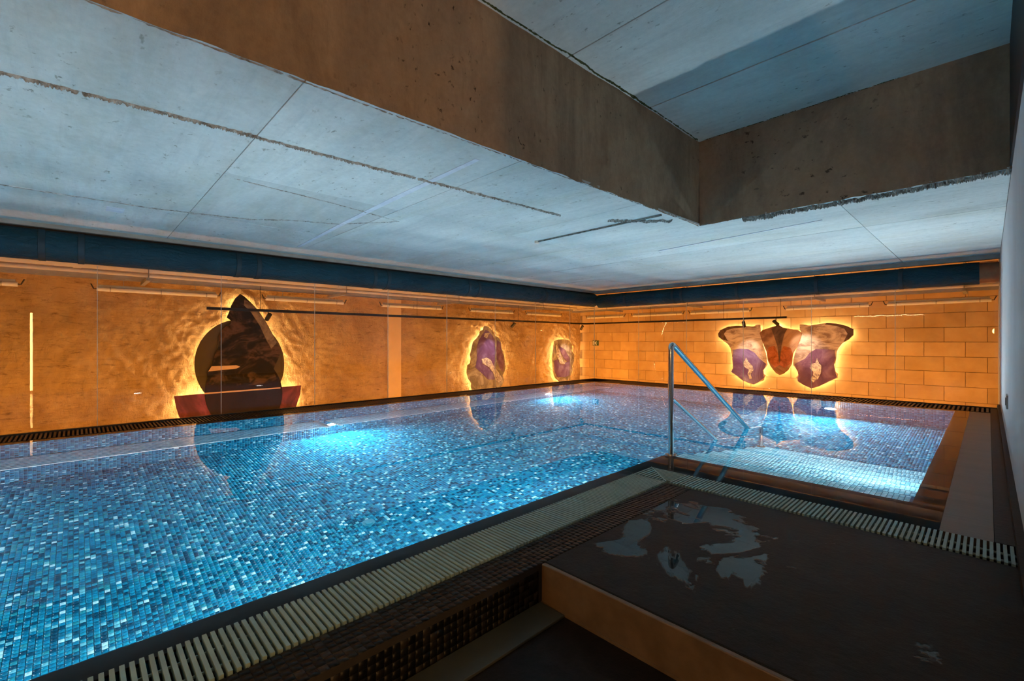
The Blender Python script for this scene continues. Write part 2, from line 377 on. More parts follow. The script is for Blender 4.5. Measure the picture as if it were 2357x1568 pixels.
# dark overflow ledge just under the water, in front of the gratings
led = MB(); led.box((PX1, YS, -.02), (-1.838, 3.268, -.012)); led.box((PX1, 3.268, -.02), (PX2, PY1, -.012)); led.box((PX2, 3.268, -.02), (-.18, PY2 + .05, -.012))
led.box((PX0 - .12, YS, -.03), (PX0, PY2 + .12, -.012)); led.box((PX0, PY2, -.03), (-.18, PY2 + .12, -.012))
led.build('overflow_ledge', 'black', basin)

wat = MB(); wat.add([(PX0 - .1, YS, 0), (-1.838, YS, 0), (-1.838, 3.268, 0), (-.18, 3.268, 0), (-.18, PY2 + .1, 0), (PX0 - .1, PY2 + .1, 0)], [(0, 1, 2, 3, 4, 5)])
water = wat.build('pool_water', 'water'); struct(water, 'still clear pool water mirroring the lit wall art')
water.cycles.is_caustics_caster = True      # lamps below the surface light the ceiling through it
for p in water.data.polygons: p.use_smooth = True

# steps in the bay, light tile
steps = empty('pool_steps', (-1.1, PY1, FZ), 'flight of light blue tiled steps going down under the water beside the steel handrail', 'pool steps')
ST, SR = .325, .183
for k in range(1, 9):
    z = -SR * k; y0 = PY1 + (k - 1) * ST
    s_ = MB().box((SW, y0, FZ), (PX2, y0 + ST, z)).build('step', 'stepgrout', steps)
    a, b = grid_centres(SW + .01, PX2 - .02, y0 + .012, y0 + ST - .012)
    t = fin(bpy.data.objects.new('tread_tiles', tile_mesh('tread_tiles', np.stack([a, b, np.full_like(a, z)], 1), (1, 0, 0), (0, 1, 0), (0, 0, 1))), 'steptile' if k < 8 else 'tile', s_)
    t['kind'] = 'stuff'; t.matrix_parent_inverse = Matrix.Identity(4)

# handrail
hr = empty('handrail', (-1.9, 3.72, 0), 'polished steel handrail standing at the pool corner and running down into the water', 'handrail')
RXX = -1.9
def bend(p, a, b, r, n=7):                    # fillet at p between directions to a and b
    p, a, b = Vector(p), Vector(a), Vector(b); d1 = (a - p).normalized(); d2 = (b - p).normalized()
    s = p + d1 * r; e = p + d2 * r
    return [tuple(s * (1 - t) ** 2 + p * 2 * t * (1 - t) + e * t ** 2) for t in [i / n for i in range(n + 1)]]
A0, A1, A2, A3 = (RXX, 3.72, -.02), (RXX, 3.72, .985), (RXX, 5.985, -.245), (RXX, 5.985, -1.28)
MB().tube([A0] + bend(A1, A0, A2, .075) + [(RXX, 5.9, -.195)] + bend((RXX, 5.985, -.245), (RXX, 5.9, -.195), A3, .05) + [A3], .024, 16).build('rail', 'steel', hr, True)
MB().tube([(RXX, 3.72, .51), (RXX, 5.985, -.70)], .0165, 14).build('lower_rail', 'steel', hr, True)
for (x, y, z) in ((RXX, 3.72, 0.0), (RXX, 5.985, -1.28)):
    f_ = MB(); f_.tube([(x, y, z - .004), (x, y, z + .012)], .05, 20); f_.build('flange', 'steel', hr, True)
    for q in range(4): MB().tube([(x + .036 * math.cos(q * 1.57 + .78), y + .036 * math.sin(q * 1.57 + .78), z + .01), (x + .036 * math.cos(q * 1.57 + .78), y + .036 * math.sin(q * 1.57 + .78), z + .02)], .007, 6).build('bolt', 'steel', hr)

# underwater bench of steel bars along the far side
ZB = -.74
for (y0, y1, lab) in ((YS + .1, 2.42, 'underwater bench of parallel steel bars along the pool side below the disc and rock art'),
                      (2.56, 8.9, 'underwater bench of parallel steel bars along the pool side below the purple crystals')):
    be = empty('bar_bench', (PX0, y0, ZB), lab, 'bench', 'underwater bar benches')
    for i in range(8): MB().tube([(PX0 + .03 + i * .062, y0, ZB), (PX0 + .03 + i * .062, y1, ZB)], .0135, 8).build('bar', 'bar', be, True)
    for y in np.arange(y0 + .02, y1, (y1 - y0 - .04) / max(1, round((y1 - y0) / 1.6))): MB().box((PX0, y - .02, ZB - .05), (PX0 + .49, y + .02, ZB - .014)).build('bracket', 'bar', be)
    MB().box((PX0, y1 - .02, ZB - .05), (PX0 + .49, y1 + .02, ZB + .03)).build('end_bracket', 'bar', be)

# underwater lamps
def pool_light(loc, d, label, watts=POOL_LIGHT_W, tilt=0):
    L = empty('pool_light', loc, label, 'pool light', 'round underwater pool lights'); d = Vector(d); p = Vector(loc)
    MB().tube([p - d * .02, p + d * .0055], .095, 24).build('rim', 'steel', L, True)
    MB().tube([p + d * .003, p + d * .0065], .075, 24).build('lens', 'lens', L, True)
    ld = bpy.data.lights.new('pool_lamp', 'AREA'); ld.shape = 'DISK'; ld.size = .15; ld.energy = watts; ld.color = POOL_LIGHT_C
    ld.cycles.is_caustics_light = True
    lo = bpy.data.objects.new('pool_lamp', ld); COL.objects.link(lo); lo.location = p + d * .015
    e = (d * math.cos(math.radians(tilt)) + Vector((0, 0, math.sin(math.radians(tilt))))).normalized(); lo.rotation_euler = e.to_track_quat('-Z', 'Y').to_euler(); lo.parent = L; lo.matrix_parent_inverse = Matrix.Translation(-L.location)
    return L
pool_light((PX0, 2.62, -1.10), (1, 0, 0), 'round underwater light shining below the bars between the disc art and the tall purple crystal', POOL_LIGHT_W * 1.4, -14)
pool_light((PX0, 7.28, -1.10), (1, 0, 0), 'round underwater light shining below the bars under the smaller purple crystal near the corner', POOL_LIGHT_W * 1.3, -12)
pool_light((-1.80, PY2, -.93), (0, -1, 0), 'round underwater light in the end wall below the butterfly art', POOL_LIGHT_W * 2.0, 5)
for y in (-1.6, .9, 3.2): pool_light((PX1, y, -.95), (-1, 0, 0), ['round underwater light in the near pool side beside the camera', 'round underwater light in the near pool side below the middle of the long grating', 'round underwater light in the near pool side close to the handrail corner'][int((y + 1.7) / 2.4)], POOL_LIGHT_W * .5, 0)  # unseen lamps added to brighten the pool floor and far side
pool_light((PX2, 4.9, -.13), (-1, 0, 0), 'round underwater light in the side of the step bay just below the surface', POOL_LIGHT_W * .24, -10)  # unseen lamp added to brighten the step treads
pool_light((PX0, -2.0, -1.10), (1, 0, 0), 'round underwater light in the far pool side beyond the frame edge')
for i, (x, y) in enumerate(((-3.80, 1.87), (-3.80, 4.60))):
    I = empty('floor_inlet', (x, y, FZ), ['round white inlet cover on the pool floor nearer the long grating', 'round white inlet cover on the pool floor farther out, level with the handrail'][i], 'pool inlet', 'round floor inlets')
    MB().tube([(x, y, FZ), (x, y, FZ + .012)], .055, 24).build('cover', 'inlet', I, True)
    MB().tube([(x, y, FZ + .012), (x, y, FZ + .02)], .03, 16).build('nozzle', 'inlet', I, True)

# ------------------------------------------------------------------ near deck: gratings, mosaic border, stone platform
def grating(name, label, group, slats, mat, rails, chan, pitch_axis):
    g = empty(name, slats[0][0], label, 'grating', group)
    MB().box(*chan).build('channel', 'channel', g)
    proto = None
    for a, b in slats:
        if proto is None:
            proto = MB().box(a, b).build('slat', mat, g); first = Vector(a)
        else:
            c = bpy.data.objects.new('slat', proto.data); COL.objects.link(c); c.parent = g; c.matrix_parent_inverse = proto.matrix_parent_inverse.copy(); c.location = Vector(a) - first
    for p, q in rails: MB().tube([p, q], .006, 6).build('tie_rod', mat, g)
    return g
GZ = .006
sl = [((-1.832, y, GZ - .03), (-1.574, y + .0125, GZ)) for y in np.arange(-1.2, 2.985, .0235)]
grating('overflow_grating', 'long grey slatted overflow grating running along the near pool edge', 'slatted overflow gratings', sl, 'slat',
        [((-1.75, -1.2, GZ - .02), (-1.75, 3.0, GZ - .02)), ((-1.65, -1.2, GZ - .02), (-1.65, 3.0, GZ - .02))], ((-1.836, -1.6, -.14), (-1.57, 3.0, -.06)), 'y')
sl = [((x, 3.006, GZ - .03), (x + .0125, 3.264, GZ)) for x in np.arange(-1.548, .09, .0225)]
grating('overflow_grating', 'short slatted overflow grating in front of the pool steps, below the handrail', 'slatted overflow gratings', sl, 'slat',
        [((-1.55, 3.08, GZ - .02), (.1, 3.08, GZ - .02)), ((-1.55, 3.18, GZ - .02), (.1, 3.18, GZ - .02))], ((-1.57, 3.002, -.14), (.1, 3.268, -.06)), 'x')
cp = empty('corner_grating', (-1.7, 3.14, 0), 'mitred corner piece where the two slatted gratings meet', 'grating')
MB().box((-1.836, 3.002, -.14), (-1.574, 3.268, -.06)).build('channel', 'channel', cp)
for k in range(9):
    x = -1.832 + k * .028; d = (x + 1.832)
    MB().box((x + .004, 3.264 - .258 + .0, GZ - .03), (x + .016, 3.264 - d, GZ)).build('slat', 'slat', cp)
MB().prism([(-1.834, 3.266), (-1.826, 3.266), (-1.566, 3.008), (-1.574, 3.004)], GZ - .03, GZ + .002).build('mitre_bar', 'slat', cp)
for k in range(8):
    y = 3.264 - k * .03; d = 3.264 - y
    MB().box((-1.832 + d + .012, y - .016, GZ - .03), (-1.552, y - .004, GZ)).build('slat', 'slat', cp)
# far gratings under the glass
def far_grating(label, horizontal):
    if horizontal: lo, hi, n = (PX0 - .5, YS, 0), (PX0 - .12, GY - .05, 0), 150
    g = empty('edge_grating', (PX0 - .4, 4, 0) if horizontal else (-3, PY2 + .4, 0), label, 'grating', 'dark edge gratings under the glass')
    if horizontal:
        MB().box((GX + .03, YS, -.1), (PX0 - .12, GY - .04, -.05)).build('channel', 'channel', g)
        p0 = MB().box((PX0 - .54, -.95, -.03), (PX0 - .13, -.932, .002)).build('slat', 'slat_dark', g)
        for y in np.arange(-.915, 9.1, .035):
            c = bpy.data.objects.new('slat', p0.data); COL.objects.link(c); c.parent = g; c.matrix_parent_inverse = p0.matrix_parent_inverse.copy(); c.location = (0, y + .95, 0)
    else:
        MB().box((PX0 - .12, PY2 + .12, -.1), (RX - .01, GY - .04, -.05)).build('channel', 'channel', g)
        p0 = MB().box((PX0, PY2 + .13, -.03), (PX0 + .025, GY - .06, .002)).build('slat', 'slat_dark', g)
        for x in np.arange(PX0 + .05, RX - .06, .05):
            c = bpy.data.objects.new('slat', p0.data); COL.objects.link(c); c.parent = g; c.matrix_parent_inverse = p0.matrix_parent_inverse.copy(); c.location = (x - PX0, 0, 0)
    return g
far_grating('dark narrow grating along the foot of the long glass wall', True)
far_grating('dark narrow grating along the foot of the glass wall with the butterfly art', False)

# mosaic border beside the grating and its riser
bor = struct(empty('floor_mosaic_border', (-1.48, 1, 0)), 'dark brown mosaic kerb between grating and stone platform')
MB().box((-1.566, -1.6, -.4), (-1.39, 3.0, -.004)).build('kerb_bed', 'darkgrout', bor)
ax, ay = grid_centres(-1.568, -1.388, -1.3, 2.99)
by, bz = grid_centres(-1.3, 1.5, LZ, -.003)
top_c = np.stack([ax, ay, np.full_like(ax, -.004)], 1); ris_c = np.stack([np.full_like(by, -1.39), by, bz], 1)
def vis_rank(c):
    x, y, z = c; d = -math.sin(YAW) * x + math.cos(YAW) * y
    if d <= .1: return 1e9
    u = W / 2 + F * (math.cos(YAW) * x + math.sin(YAW) * y) / d; v = H / 2 + F * (1 - z) / d
    return d if (-20 < u < W + 20 and v < H + 20) else 1e9
rk = [(vis_rank(c), 0, i) for i, c in enumerate(top_c)] + [(vis_rank(c), 1, i) for i, c in enumerate(ris_c)]
rk.sort(); pick = [r for r in rk[:300] if r[0] < 1e8]
st_ = np.zeros(len(top_c), bool); sr_ = np.zeros(len(ris_c), bool)
for _, w_, i in pick: (sr_ if w_ else st_)[i] = True
o = fin(bpy.data.objects.new('mosaic_top', tile_mesh('mosaic_top', top_c[~st_], (1, 0, 0), (0, 1, 0), (0, 0, 1), .0141, .0022)), 'dark', bor); o['kind'] = 'stuff'
o = fin(bpy.data.objects.new('mosaic_riser', tile_mesh('mosaic_riser', ris_c[~sr_], (0, 1, 0), (0, 0, 1), (1, 0, 0), .0141, .0022)), 'dark', bor); o['kind'] = 'stuff'
mt = tile_mesh('kerb_tile', [(0, 0, 0)], (1, 0, 0), (0, 1, 0), (0, 0, 1), .0141, .0022); mt.materials.append(M['dark1'])
mr = tile_mesh('riser_tile', [(0, 0, 0)], (0, 1, 0), (0, 0, 1), (1, 0, 0), .0141, .0022); mr.materials.append(M['dark1'])
for msh, arr, mk in ((mt, top_c, st_), (mr, ris_c, sr_)):
    for p in arr[mk]:
        t = bpy.data.objects.new('tile', msh); COL.objects.link(t); t.parent = bor; t.location = Vector(p) - bor.location

plat = struct(empty('floor_platform', (-.6, 2.2, 0)), 'raised dark stone platform with wet puddles beside the grating')
MB().box((-1.386, 1.53, -.4), (RX, 3.0, -.001)).build('stone_top', 'stone', plat, bevel=.006)
MB().box((-1.386, 1.508, LZ - .1), (RX, 1.53, -.003)).build('riser_slab', 'riser', plat, bevel=.004)
MB().box((-1.386, 1.503, LZ), (RX, 1.508, LZ + .012)).build('foot_strip', 'riser', plat)
low = struct(MB().box((-1.39, YS - .4, LZ - .15), (3.2, 1.508, LZ)).build('floor', 'stone_dry'), 'dark lower stone floor in front of the raised platform')
tag(MB().box((-1.386, -1.4, LZ), (-1.245, 1.500, LZ + .012)).build('drain_cover', 'drainslab', None, bevel=.003), 'pale greenish drain cover strip along the foot of the mosaic kerb', 'drain cover')
struct(MB().box((-.178, 3.27, -.3), (.02, GY - .7, .004)).build('floor_side_deck', 'deck'), 'narrow taupe stone deck strip between pool and side wall')
struct(MB().box((.022, 3.27, -.3), (RX, GY - .05, .006)).build('floor_deck_edge', 'stone_dry'), 'dark edge strip along the foot of the side wall')
struct(MB().box((.09, 1.53, .007), (RX, GY - .05, .07)).build('baseboard_right', 'stone_dry'), 'dark skirting at the foot of the side wall')

# ------------------------------------------------------------------ right wall
struct(MB().box((RX, 0.0, -.4), (RX + .2, WY, ZU + .2)).build('wall_right', 'wall_blue'), 'grey plaster side wall at the end of the glass')
ub = MB().box((RX - .012, 0.0, ZC + .01), (RX, 4.90, ZU)).build('upper_lining', 'black', bpy.data.objects['wall_right'])  # thin black strip covering the wall above soffit level
sk = empty('wall_socket', (RX, 5.95, .46), 'small grey socket plate on the plaster side wall', 'socket')
MB().box((RX - .012, 5.86, .40), (RX, 6.04, .52)).build('plate', 'tray', sk, bevel=.003)
MB().box((RX - .016, 5.90, .43), (RX - .011, 6.00, .49)).build('insert', 'darkbox', sk)

# ------------------------------------------------------------------ ceiling
ceil = struct(empty('ceiling', (-4, 4, ZC)), 'rough cast concrete soffit over the pool with panel joints and stains')
RE0, RE1, RY = -2.35, -2.18, 4.91          # recess edge drifts slightly, as the rough edge does
SB = MB(); SB.prism([(GX + .1, YS - .4), (RE0 - .02, YS - .4), (RE1 - .02, RY + .01), (RX, RY + .01), (RX, GY - .08), (GX + .1, GY - .08)], ZC + .012, ZU + .1)
SB.build('slab', 'slab', ceil)
def rexy(y): return RE0 + (RE1 - RE0) * max(0, min(1, (y - YS) / (RY - YS)))
g = .0022
ys = [YS - .4, -.75, .8, 2.25, 3.75, RY + .012, 6.3, 7.8, GY - .08]
xs = [GX + .1, -5.5, -3.95, None]
pi = 0
for j in range(len(ys) - 1):
    y0, y1 = ys[j] + g, ys[j + 1] - g
    xl = xs[:3] + ([None] if y1 < RY + .02 else [-2.2, -.95, RX])
    for i in range(len(xl) - 1):
        xa = xl[i] + g; off = random.uniform(-.002, .003)
        if xl[i + 1] is None: pts = [(xa, y0), (rexy(y0), y0), (rexy(y1), y1), (xa, y1)]
        else: xb = xl[i + 1] - g; pts = [(xa, y0), (xb, y0), (xb, y1), (xa, y1)]
        MB().prism(pts, ZC + off, ZC + .02).build('panel', 'soffit', ceil, bevel=.002)
def crust(path, width, height, n, seed, name='rough_seam', mat='seam', par=None):
    r = random.Random(seed); P = [Vector(p) for p in path]; V = []; Fc = []; K = 7
    L = sum((P[i + 1] - P[i]).length for i in range(len(P) - 1))
    for i in range(n + 1):
        t = i / n * (len(P) - 1); a = min(int(t), len(P) - 2); c = P[a].lerp(P[a + 1], t - a); d = (P[a + 1] - P[a]).normalized(); s = Vector((-d.y, d.x, 0))
        w_ = width * (.35 + 1.1 * abs(noise.noise(Vector((i * .09, seed, 0))))); c = c + s * noise.noise(Vector((i * .05, seed + 9, 0))) * width * .5
        for k in range(K):
            q = k / (K - 1) * 2 - 1
            hh = 0 if abs(q) == 1 else height * (1 - q * q) * (.3 + r.random() * 1.0) * (1 if noise.noise(Vector((i * .13, k * .5, seed))) > -.25 else .05)
            V.append(c + s * q * w_ * (1 + .4 * (r.random() - .5)) - Vector((0, 0, hh - .003)))
    for i in range(n):
        for k in range(K - 1): Fc.append((i * K + k, i * K + k + 1, (i + 1) * K + k + 1, (i + 1) * K + k))
    return MB().add(V, Fc).build(name, mat, par or ceil)
z = ZC - .001
crust([(-3.25, -2.4, z), (-3.20, -.3, z), (-3.13, .5, z), (-3.10, 1.2, z), (-3.03, 2.2, z), (-2.96, 3.5, z)], .024, .020, 900, 3)
crust([(-5.52, -2, z), (-5.50, .5, z), (-5.3, 1.3, z), (-5.05, 1.6, z)], .022, .010, 300, 5)
crust([(-4.05, .9, z), (-4.15, 1.7, z), (-4.3, 2.45, z)], .012, .008, 160, 8)
crust([(-5.05, 1.6, z), (-4.85, 2.05, z), (-4.3, 2.46, z)], .012, .008, 160, 18)
crust([(-1.75, RY + .06, z), (-1.2, RY + .10, z), (-.6, RY + .12, z), (RX, RY + .07, z)], .11, .030, 520, 12)
crust([(-2.75, 4.02, z), (-2.50, 4.30, z), (-2.30, 4.50, z)], .10, .022, 160, 21)
crust([(-1.75, 5.0, z), (-1.5, 5.08, z)], .07, .03, 90, 24)
for k, (pa, wd_) in enumerate((([(-2.33, -1.5, z), (-2.30, 1, z), (-2.25, 2.8, z), (-2.19, 4.7, z)], .018), ([(-2.16, RY + .02, z), (-1.7, RY + .02, z)], .03))):
    crust([(p[0] + .004, p[1], p[2] + .004) for p in pa], wd_, .012, 400, 40 + k, 'chipped_edge', 'seam')
cd = empty('ceiling_conduit', (-3, 4.2, ZC), 'thin brown conduit fixed to the soffit near the recess corner', 'conduit')
MB().tube([(-3.95, 4.21, ZC - .01), (-2.25, 4.21, ZC - .01)], .010, 8).build('pipe', 'seam', cd, True)
MB().tube([(-3.95, 4.21, ZC + .0), (-3.95, 4.21, ZC - .03)], .03, 12).build('fitting', 'tube', cd, True)
for k, (pts_, lab_) in enumerate((([(-2.45, 1.99), (-3.6, 2.0), (-4.9, 2.05), (-6.4, 2.13), (-6.4, 2.17), (-4.9, 2.10), (-3.6, 2.06), (-2.45, 2.03)], 'pale lavender filler strip on the soffit'), ([(-3.2, 5.9), (-1.2, 5.62), (-1.2, 5.64), (-3.2, 5.93)], 'pale filler strip on the soffit'), ([(-5.9, .2), (-5.7, .2), (-5.7, .33), (-5.9, .33)], 'pale filler patch on the soffit'))):
    fp = MB().prism(pts_, ZC - .0045, ZC + .004).build('filler_strip', 'filler', ceil); fp['label'] = lab_
# recess faces and higher ceiling
rec = struct(empty('ceiling_recess', (-1, 3, ZU)), 'higher concrete ceiling recess with brown stained side faces')
def rough_face(p0, p1, z0, z1, nu, nv, nrm, name):
    p0, p1, nrm = Vector(p0), Vector(p1), Vector(nrm); V = []; Fc = []
    for i in range(nu + 1):
        for j in range(nv + 1):
            q = p0.lerp(p1, i / nu); zz = z0 + (z1 - z0) * j / nv
            if j == 0: zz += .012 * noise.noise(Vector((i * .35, 3, 0))) - .004
            n_ = noise.noise(Vector((q.x * 2.1, q.y * 2.1, zz * 2.1))) * .012 + noise.noise(Vector((q.x * 9, q.y * 9, zz * 9))) * .004
            V.append((q.x + nrm.x * n_, q.y + nrm.y * n_, zz))
    for i in range(nu):
        for j in range(nv):
            a_ = i * (nv + 1) + j; Fc.append((a_, a_ + nv + 1, a_ + nv + 2, a_ + 1))
    return MB().add(V, Fc).build(name, 'beam', rec, True)
rough_face((RE0, YS - .4, 0), (RE1, RY, 0), ZC - .004, ZU, 150, 20, (1, 0, 0), 'side_face')
rough_face((RE1, RY, 0), (RX, RY, 0), ZC - .004, ZU, 60, 20, (0, -1, 0), 'end_face')
for (y0, y1) in ((YS - .4, 1.3), (1.3, 2.72), (2.72, 3.86), (3.86, RY + .05)):
    MB().box((-2.5, y0 + .005, ZU + random.uniform(-.003, .003)), (3.2, y1 - .005, ZU + .05)).build('board', 'upper', rec, bevel=.003)
MB().box((-2.5, YS - .4, ZU + .04), (3.2, RY + .1, ZU + .2)).build('slab', 'slab', rec)

M['moss'] = vary('moss_line', (.02, .035, .008), (.10, .12, .04), 18, .95)
crust([(RE0 + .5 * (RE1 - RE0) + .01, 1.0, ZU), (RE1 - .02, 2.6, ZU), (RE1 + .01, 4.2, ZU), (RE1 + .01, 4.85, ZU)], .020, .012, 300, 51, 'moss_edge', 'moss', rec)
crust([(RE1 + .05, RY - .012, ZU), (-1.2, RY - .012, ZU), (-.5, RY - .012, ZU)], .014, .010, 200, 52, 'moss_edge', 'moss', rec)
# ceiling edge trims
struct(MB().box((GX + .02, YS, ZC - .045), (GX + .1, GY - .0, ZC + .03)).build('trim_1', 'trim'), 'thin grey edge strip of the soffit along the long glass wall')
struct(MB().box((GX + .1, GY - .1, ZC - .07), (RX, GY - .02, ZC + .03)).build('trim_2', 'trim'), 'thin brown edge strip of the soffit above the butterfly glass wall')

# ------------------------------------------------------------------ ducts below the soffit edge
def duct(label, p0, p1, r, bands, copper=False):
    p0, p1 = Vector(p0), Vector(p1); d = p1 - p0; n = 160; s = Vector((-d.y, d.x, 0)).normalized()
    D = empty('air_duct', p0, label, 'air duct', 'dark blue wrapped air ducts')
    path = [p0.lerp(p1, i / n) for i in range(n + 1)]; rr = [r * (1 + .018 * noise.noise(Vector((i * .21, r * 30, 0))) + .012 * noise.noise(Vector((i * .9, 5, 0)))) for i in range(n + 1)]
    MB().tube(path, rr, 28).build('duct_body', 'duct', D, True)
    for t in bands:
        c = p0.lerp(p1, t); e = d.normalized()
        MB().tube([c - e * .03, c - e * .026, c + e * .026, c + e * .03], [r * .99, r * 1.035, r * 1.035, r * .99], 28).build('joint_band', 'duct_band', D, True)
    if copper:
        e = d.normalized(); MB().tube([p1 - e * .002, p1 + e * .2], r * .9, 28).build('end_collar', 'copper', D, True)
    return D
DR = .165
duct('dark blue wrapped round air duct running above the long glass wall', (GX + .04, YS, 2.03), (GX + .04, GY - .1, 2.03), DR, (.05, .19, .215, .34, .36, .50, .52, .66, .68, .84))
duct('dark blue wrapped round air duct above the butterfly glass wall, with copper collar', (GX + .215, GY - .06, 2.0), (-.09, GY - .06, 2.0), DR, (.12, .30, .33, .5, .7, .87), True)

# ------------------------------------------------------------------ glass walls
def glass_wall(name, label, edges, const, axis):
    G = struct(empty(name, (GX, 4, 0) if axis == 'x' else (-3.5, GY, 0)), label)
    for a, b in zip(edges[:-1], edges[1:]):
        lo, hi = a + .003, b - .003
        if axis == 'x': MB().box((const - .006, lo, -.02), (const + .006, hi, 2.24)).build('pane', 'pane', G)
        else: MB().box((lo, const - .006, -.02), (hi, const + .006, 2.24)).build('pane', 'pane', G)
    for e in edges:
        if axis == 'x': MB().box((const - .005, e - .0026, 0), (const + .005, e + .0026, 2.2)).build('joint', 'glass_edge', G)
        else: MB().box((e - .0026, const - .005, 0), (e + .0026, const + .005, 2.2)).build('joint', 'glass_edge', G)
    if axis == 'x':
        MB().box((const - .03, edges[0], -.45), (const + .028, edges[-1], .012)).build('bottom_frame', 'black', G)
        MB().box((const - .03, edges[0], 2.2), (const + .028, edges[-1], 2.3)).build('top_frame', 'black', G)
    else:
        MB().box((edges[0], const - .028, -.45), (edges[-1], const + .03, .012)).build('bottom_frame', 'black', G)
        MB().box((edges[0], const - .028, 2.2), (edges[-1], const + .03, 2.3)).build('top_frame', 'black', G)
    return G
eL = [.169 - 1.226 * 2, .169 - 1.226] + [.169 + 1.226 * k for k in range(8)] + [GY]
glass_wall('window_1', 'long frameless glass wall in front of the ochre plaster corridor', eL, GX, 'x')
eB = [GX + .01, -5.80, -4.615, -3.425, -2.245, -1.06, .115]
glass_wall('window_2', 'frameless glass wall in front of the blockwork with the butterfly art', eB, GY, 'y')

# ------------------------------------------------------------------ corridor behind the glass
CFZ = -.5
lw = struct(empty('wall_left', (WX, 4, CFZ)), 'rough trowelled ochre plaster wall behind the long glass wall')
V = []; Fc = []; NU, NV = 620, 130
for i in range(NU + 1):
    y = YS - .6 + (WY - YS + .6) * i / NU
    for j in range(NV + 1):
        zz = CFZ + (2.5 - CFZ) * j / NV
        h = .028 * noise.noise(Vector((y * .9, zz * 1.1, 1))) + .020 * noise.noise(Vector((y * 2.6, zz * 3.2, 4))) + .030 * abs(noise.noise(Vector((y * 5 + zz * 3, zz * 7, 7)))) + .014 * abs(noise.noise(Vector((y * 11 + zz * 6, zz * 9, 11)))) + .006 * noise.noise(Vector((y * 14 - zz * 6, zz * 16, 2)))
        V.append((WX + h, y, zz))
for i in range(NU):
    for j in range(NV):
        a_ = i * (NV + 1) + j; Fc.append((a_, a_ + NV + 1, a_ + NV + 2, a_ + 1))
MB().add(V, Fc).build('plaster_face', 'plaster', lw, True)
MB().box((WX - .2, YS - .6, CFZ), (WX - .06, WY + .2, 2.5)).build('wall_core', 'mortar', lw)
MB().box((WX - .02, 4.93, CFZ), (WX + .07, 5.25, 2.5)).build('pilaster', 'pilaster', lw, bevel=.01)
bw = struct(empty('wall_back', (-4, WY, CFZ)), 'ochre concrete block wall behind the butterfly art')
MB().box((WX - .2, WY, CFZ), (RX + .2, WY + .15, 2.5)).build('mortar_bed', 'mortar', bw)
BL, BH = .565, .276; prot = None
for r_ in range(11):
    z0 = -.686 + r_ * BH; x = WX - (.28 if r_ % 2 else 0) + .10
    while x < RX + .1:
        xa, xb = max(x, WX - .02), min(x + BL, RX + .15)
        if xb - xa > .05:
            full = abs(xb - xa - BL) < 1e-6
            dy = random.choice((.010, .013, .016))
            if full and prot is not None:
                c = bpy.data.objects.new('block', prot.data); COL.objects.link(c); c.parent = bw; c.location = (xa - bw.location.x, random.uniform(-.004, .003), z0 - bw.location.z)
            else:
                bx = MB().box((0.004, -.014, .004), (xb - xa - .004, .01, BH - .004)); me = bx.mesh('block'); me.materials.append(M['block'])
                c = bpy.data.objects.new('block', me); COL.objects.link(c); c.parent = bw; c.location = (xa - bw.location.x, 0, z0 - bw.location.z)
                if full: prot = c
        x += BL
struct(MB().box((WX, YS - .6, CFZ - .1), (GX - .03, WY, CFZ)).build('floor_corridor', 'slab'), 'dark floor of the service corridor')
MB().box((WX, GY + .03, CFZ - .1), (RX + .2, WY, CFZ)).build('floor_corridor_return', 'slab')['kind'] = 'structure'
cc = MB(); cc.box((WX - .2, YS - .6, 2.42), (GX + .12, WY + .2, 2.55)); cc.box((GX + .12, GY - .1, 2.42), (RX + .2, WY + .2, 2.55))
struct(cc.build('ceiling_corridor', 'pilaster'), 'dim corridor ceiling above the pipes')

# services at the top of the corridor
def along(axis, c, t, z): return (c, t, z) if axis == 'x' else (t, c, z)
def run(axis, t0, t1, cs, where, ub):
    p = empty('service_pipe', along(axis, cs[0], t0, 2.02), 'large cream pipe running under the corridor ceiling ' + where, 'pipe')
    MB().tube([along(axis, cs[0], t0, 2.02), along(axis, cs[0], t1, 2.02)], .085, 18).build('pipe_body', 'pipe', p, True)
    for t in np.arange(t0 + .9, t1, 1.7): MB().tube([along(axis, cs[0], t - .04, 2.02), along(axis, cs[0], t + .04, 2.02)], .094, 18).build('collar', 'pipe', p, True)
    p = empty('thin_pipe', along(axis, cs[1], t0, 1.93), 'thin cream pipe beside the large pipe ' + where, 'pipe')
    MB().tube([along(axis, cs[1], t0, 1.93), along(axis, cs[1], t1, 1.93)], .032, 12).build('pipe_body', 'pipe', p, True)
    tr = empty('cable_tray', along(axis, cs[2], t0, 1.88), 'metal ladder cable tray under the corridor ceiling ' + where, 'cable tray')
    for s in (-.09, .09): MB().box(*sorted_box(along(axis, cs[2] + s - .006, t0, 1.86), along(axis, cs[2] + s + .006, t1, 1.91))).build('side_rail', 'tray', tr)
    pr = None
    for t in np.arange(t0 + .1, t1, .3):
        MB().box(*sorted_box(along(axis, cs[2] - .09, t, 1.87), along(axis, cs[2] + .09, t + .025, 1.885))).build('rung', 'tray', tr)
    for i, t in enumerate(ub):
        b = empty('pipe_bracket', along(axis, cs[0], t, 1.9), ('first', 'second', 'third', 'fourth')[i] + ' steel pipe bracket from the left ' + where, 'bracket', 'pipe brackets ' + where)
        a_, e_ = sorted((cs[0] + .17, cs[2] - .2)) if axis == 'x' else sorted((cs[0] - .17, cs[2] + .2))
        MB().box(*sorted_box(along(axis, a_, t, 1.815), along(axis, e_, t + .05, 1.855))).build('channel', 'tray', b)
        for q in (a_ + .03, e_ - .03): MB().tube([along(axis, q, t + .025, 1.85), along(axis, q, t + .025, 2.42)], .007, 6).build('hanger', 'tray', b)
def sorted_box(a, b): return tuple(min(p, q) for p, q in zip(a, b)), tuple(max(p, q) for p, q in zip(a, b))
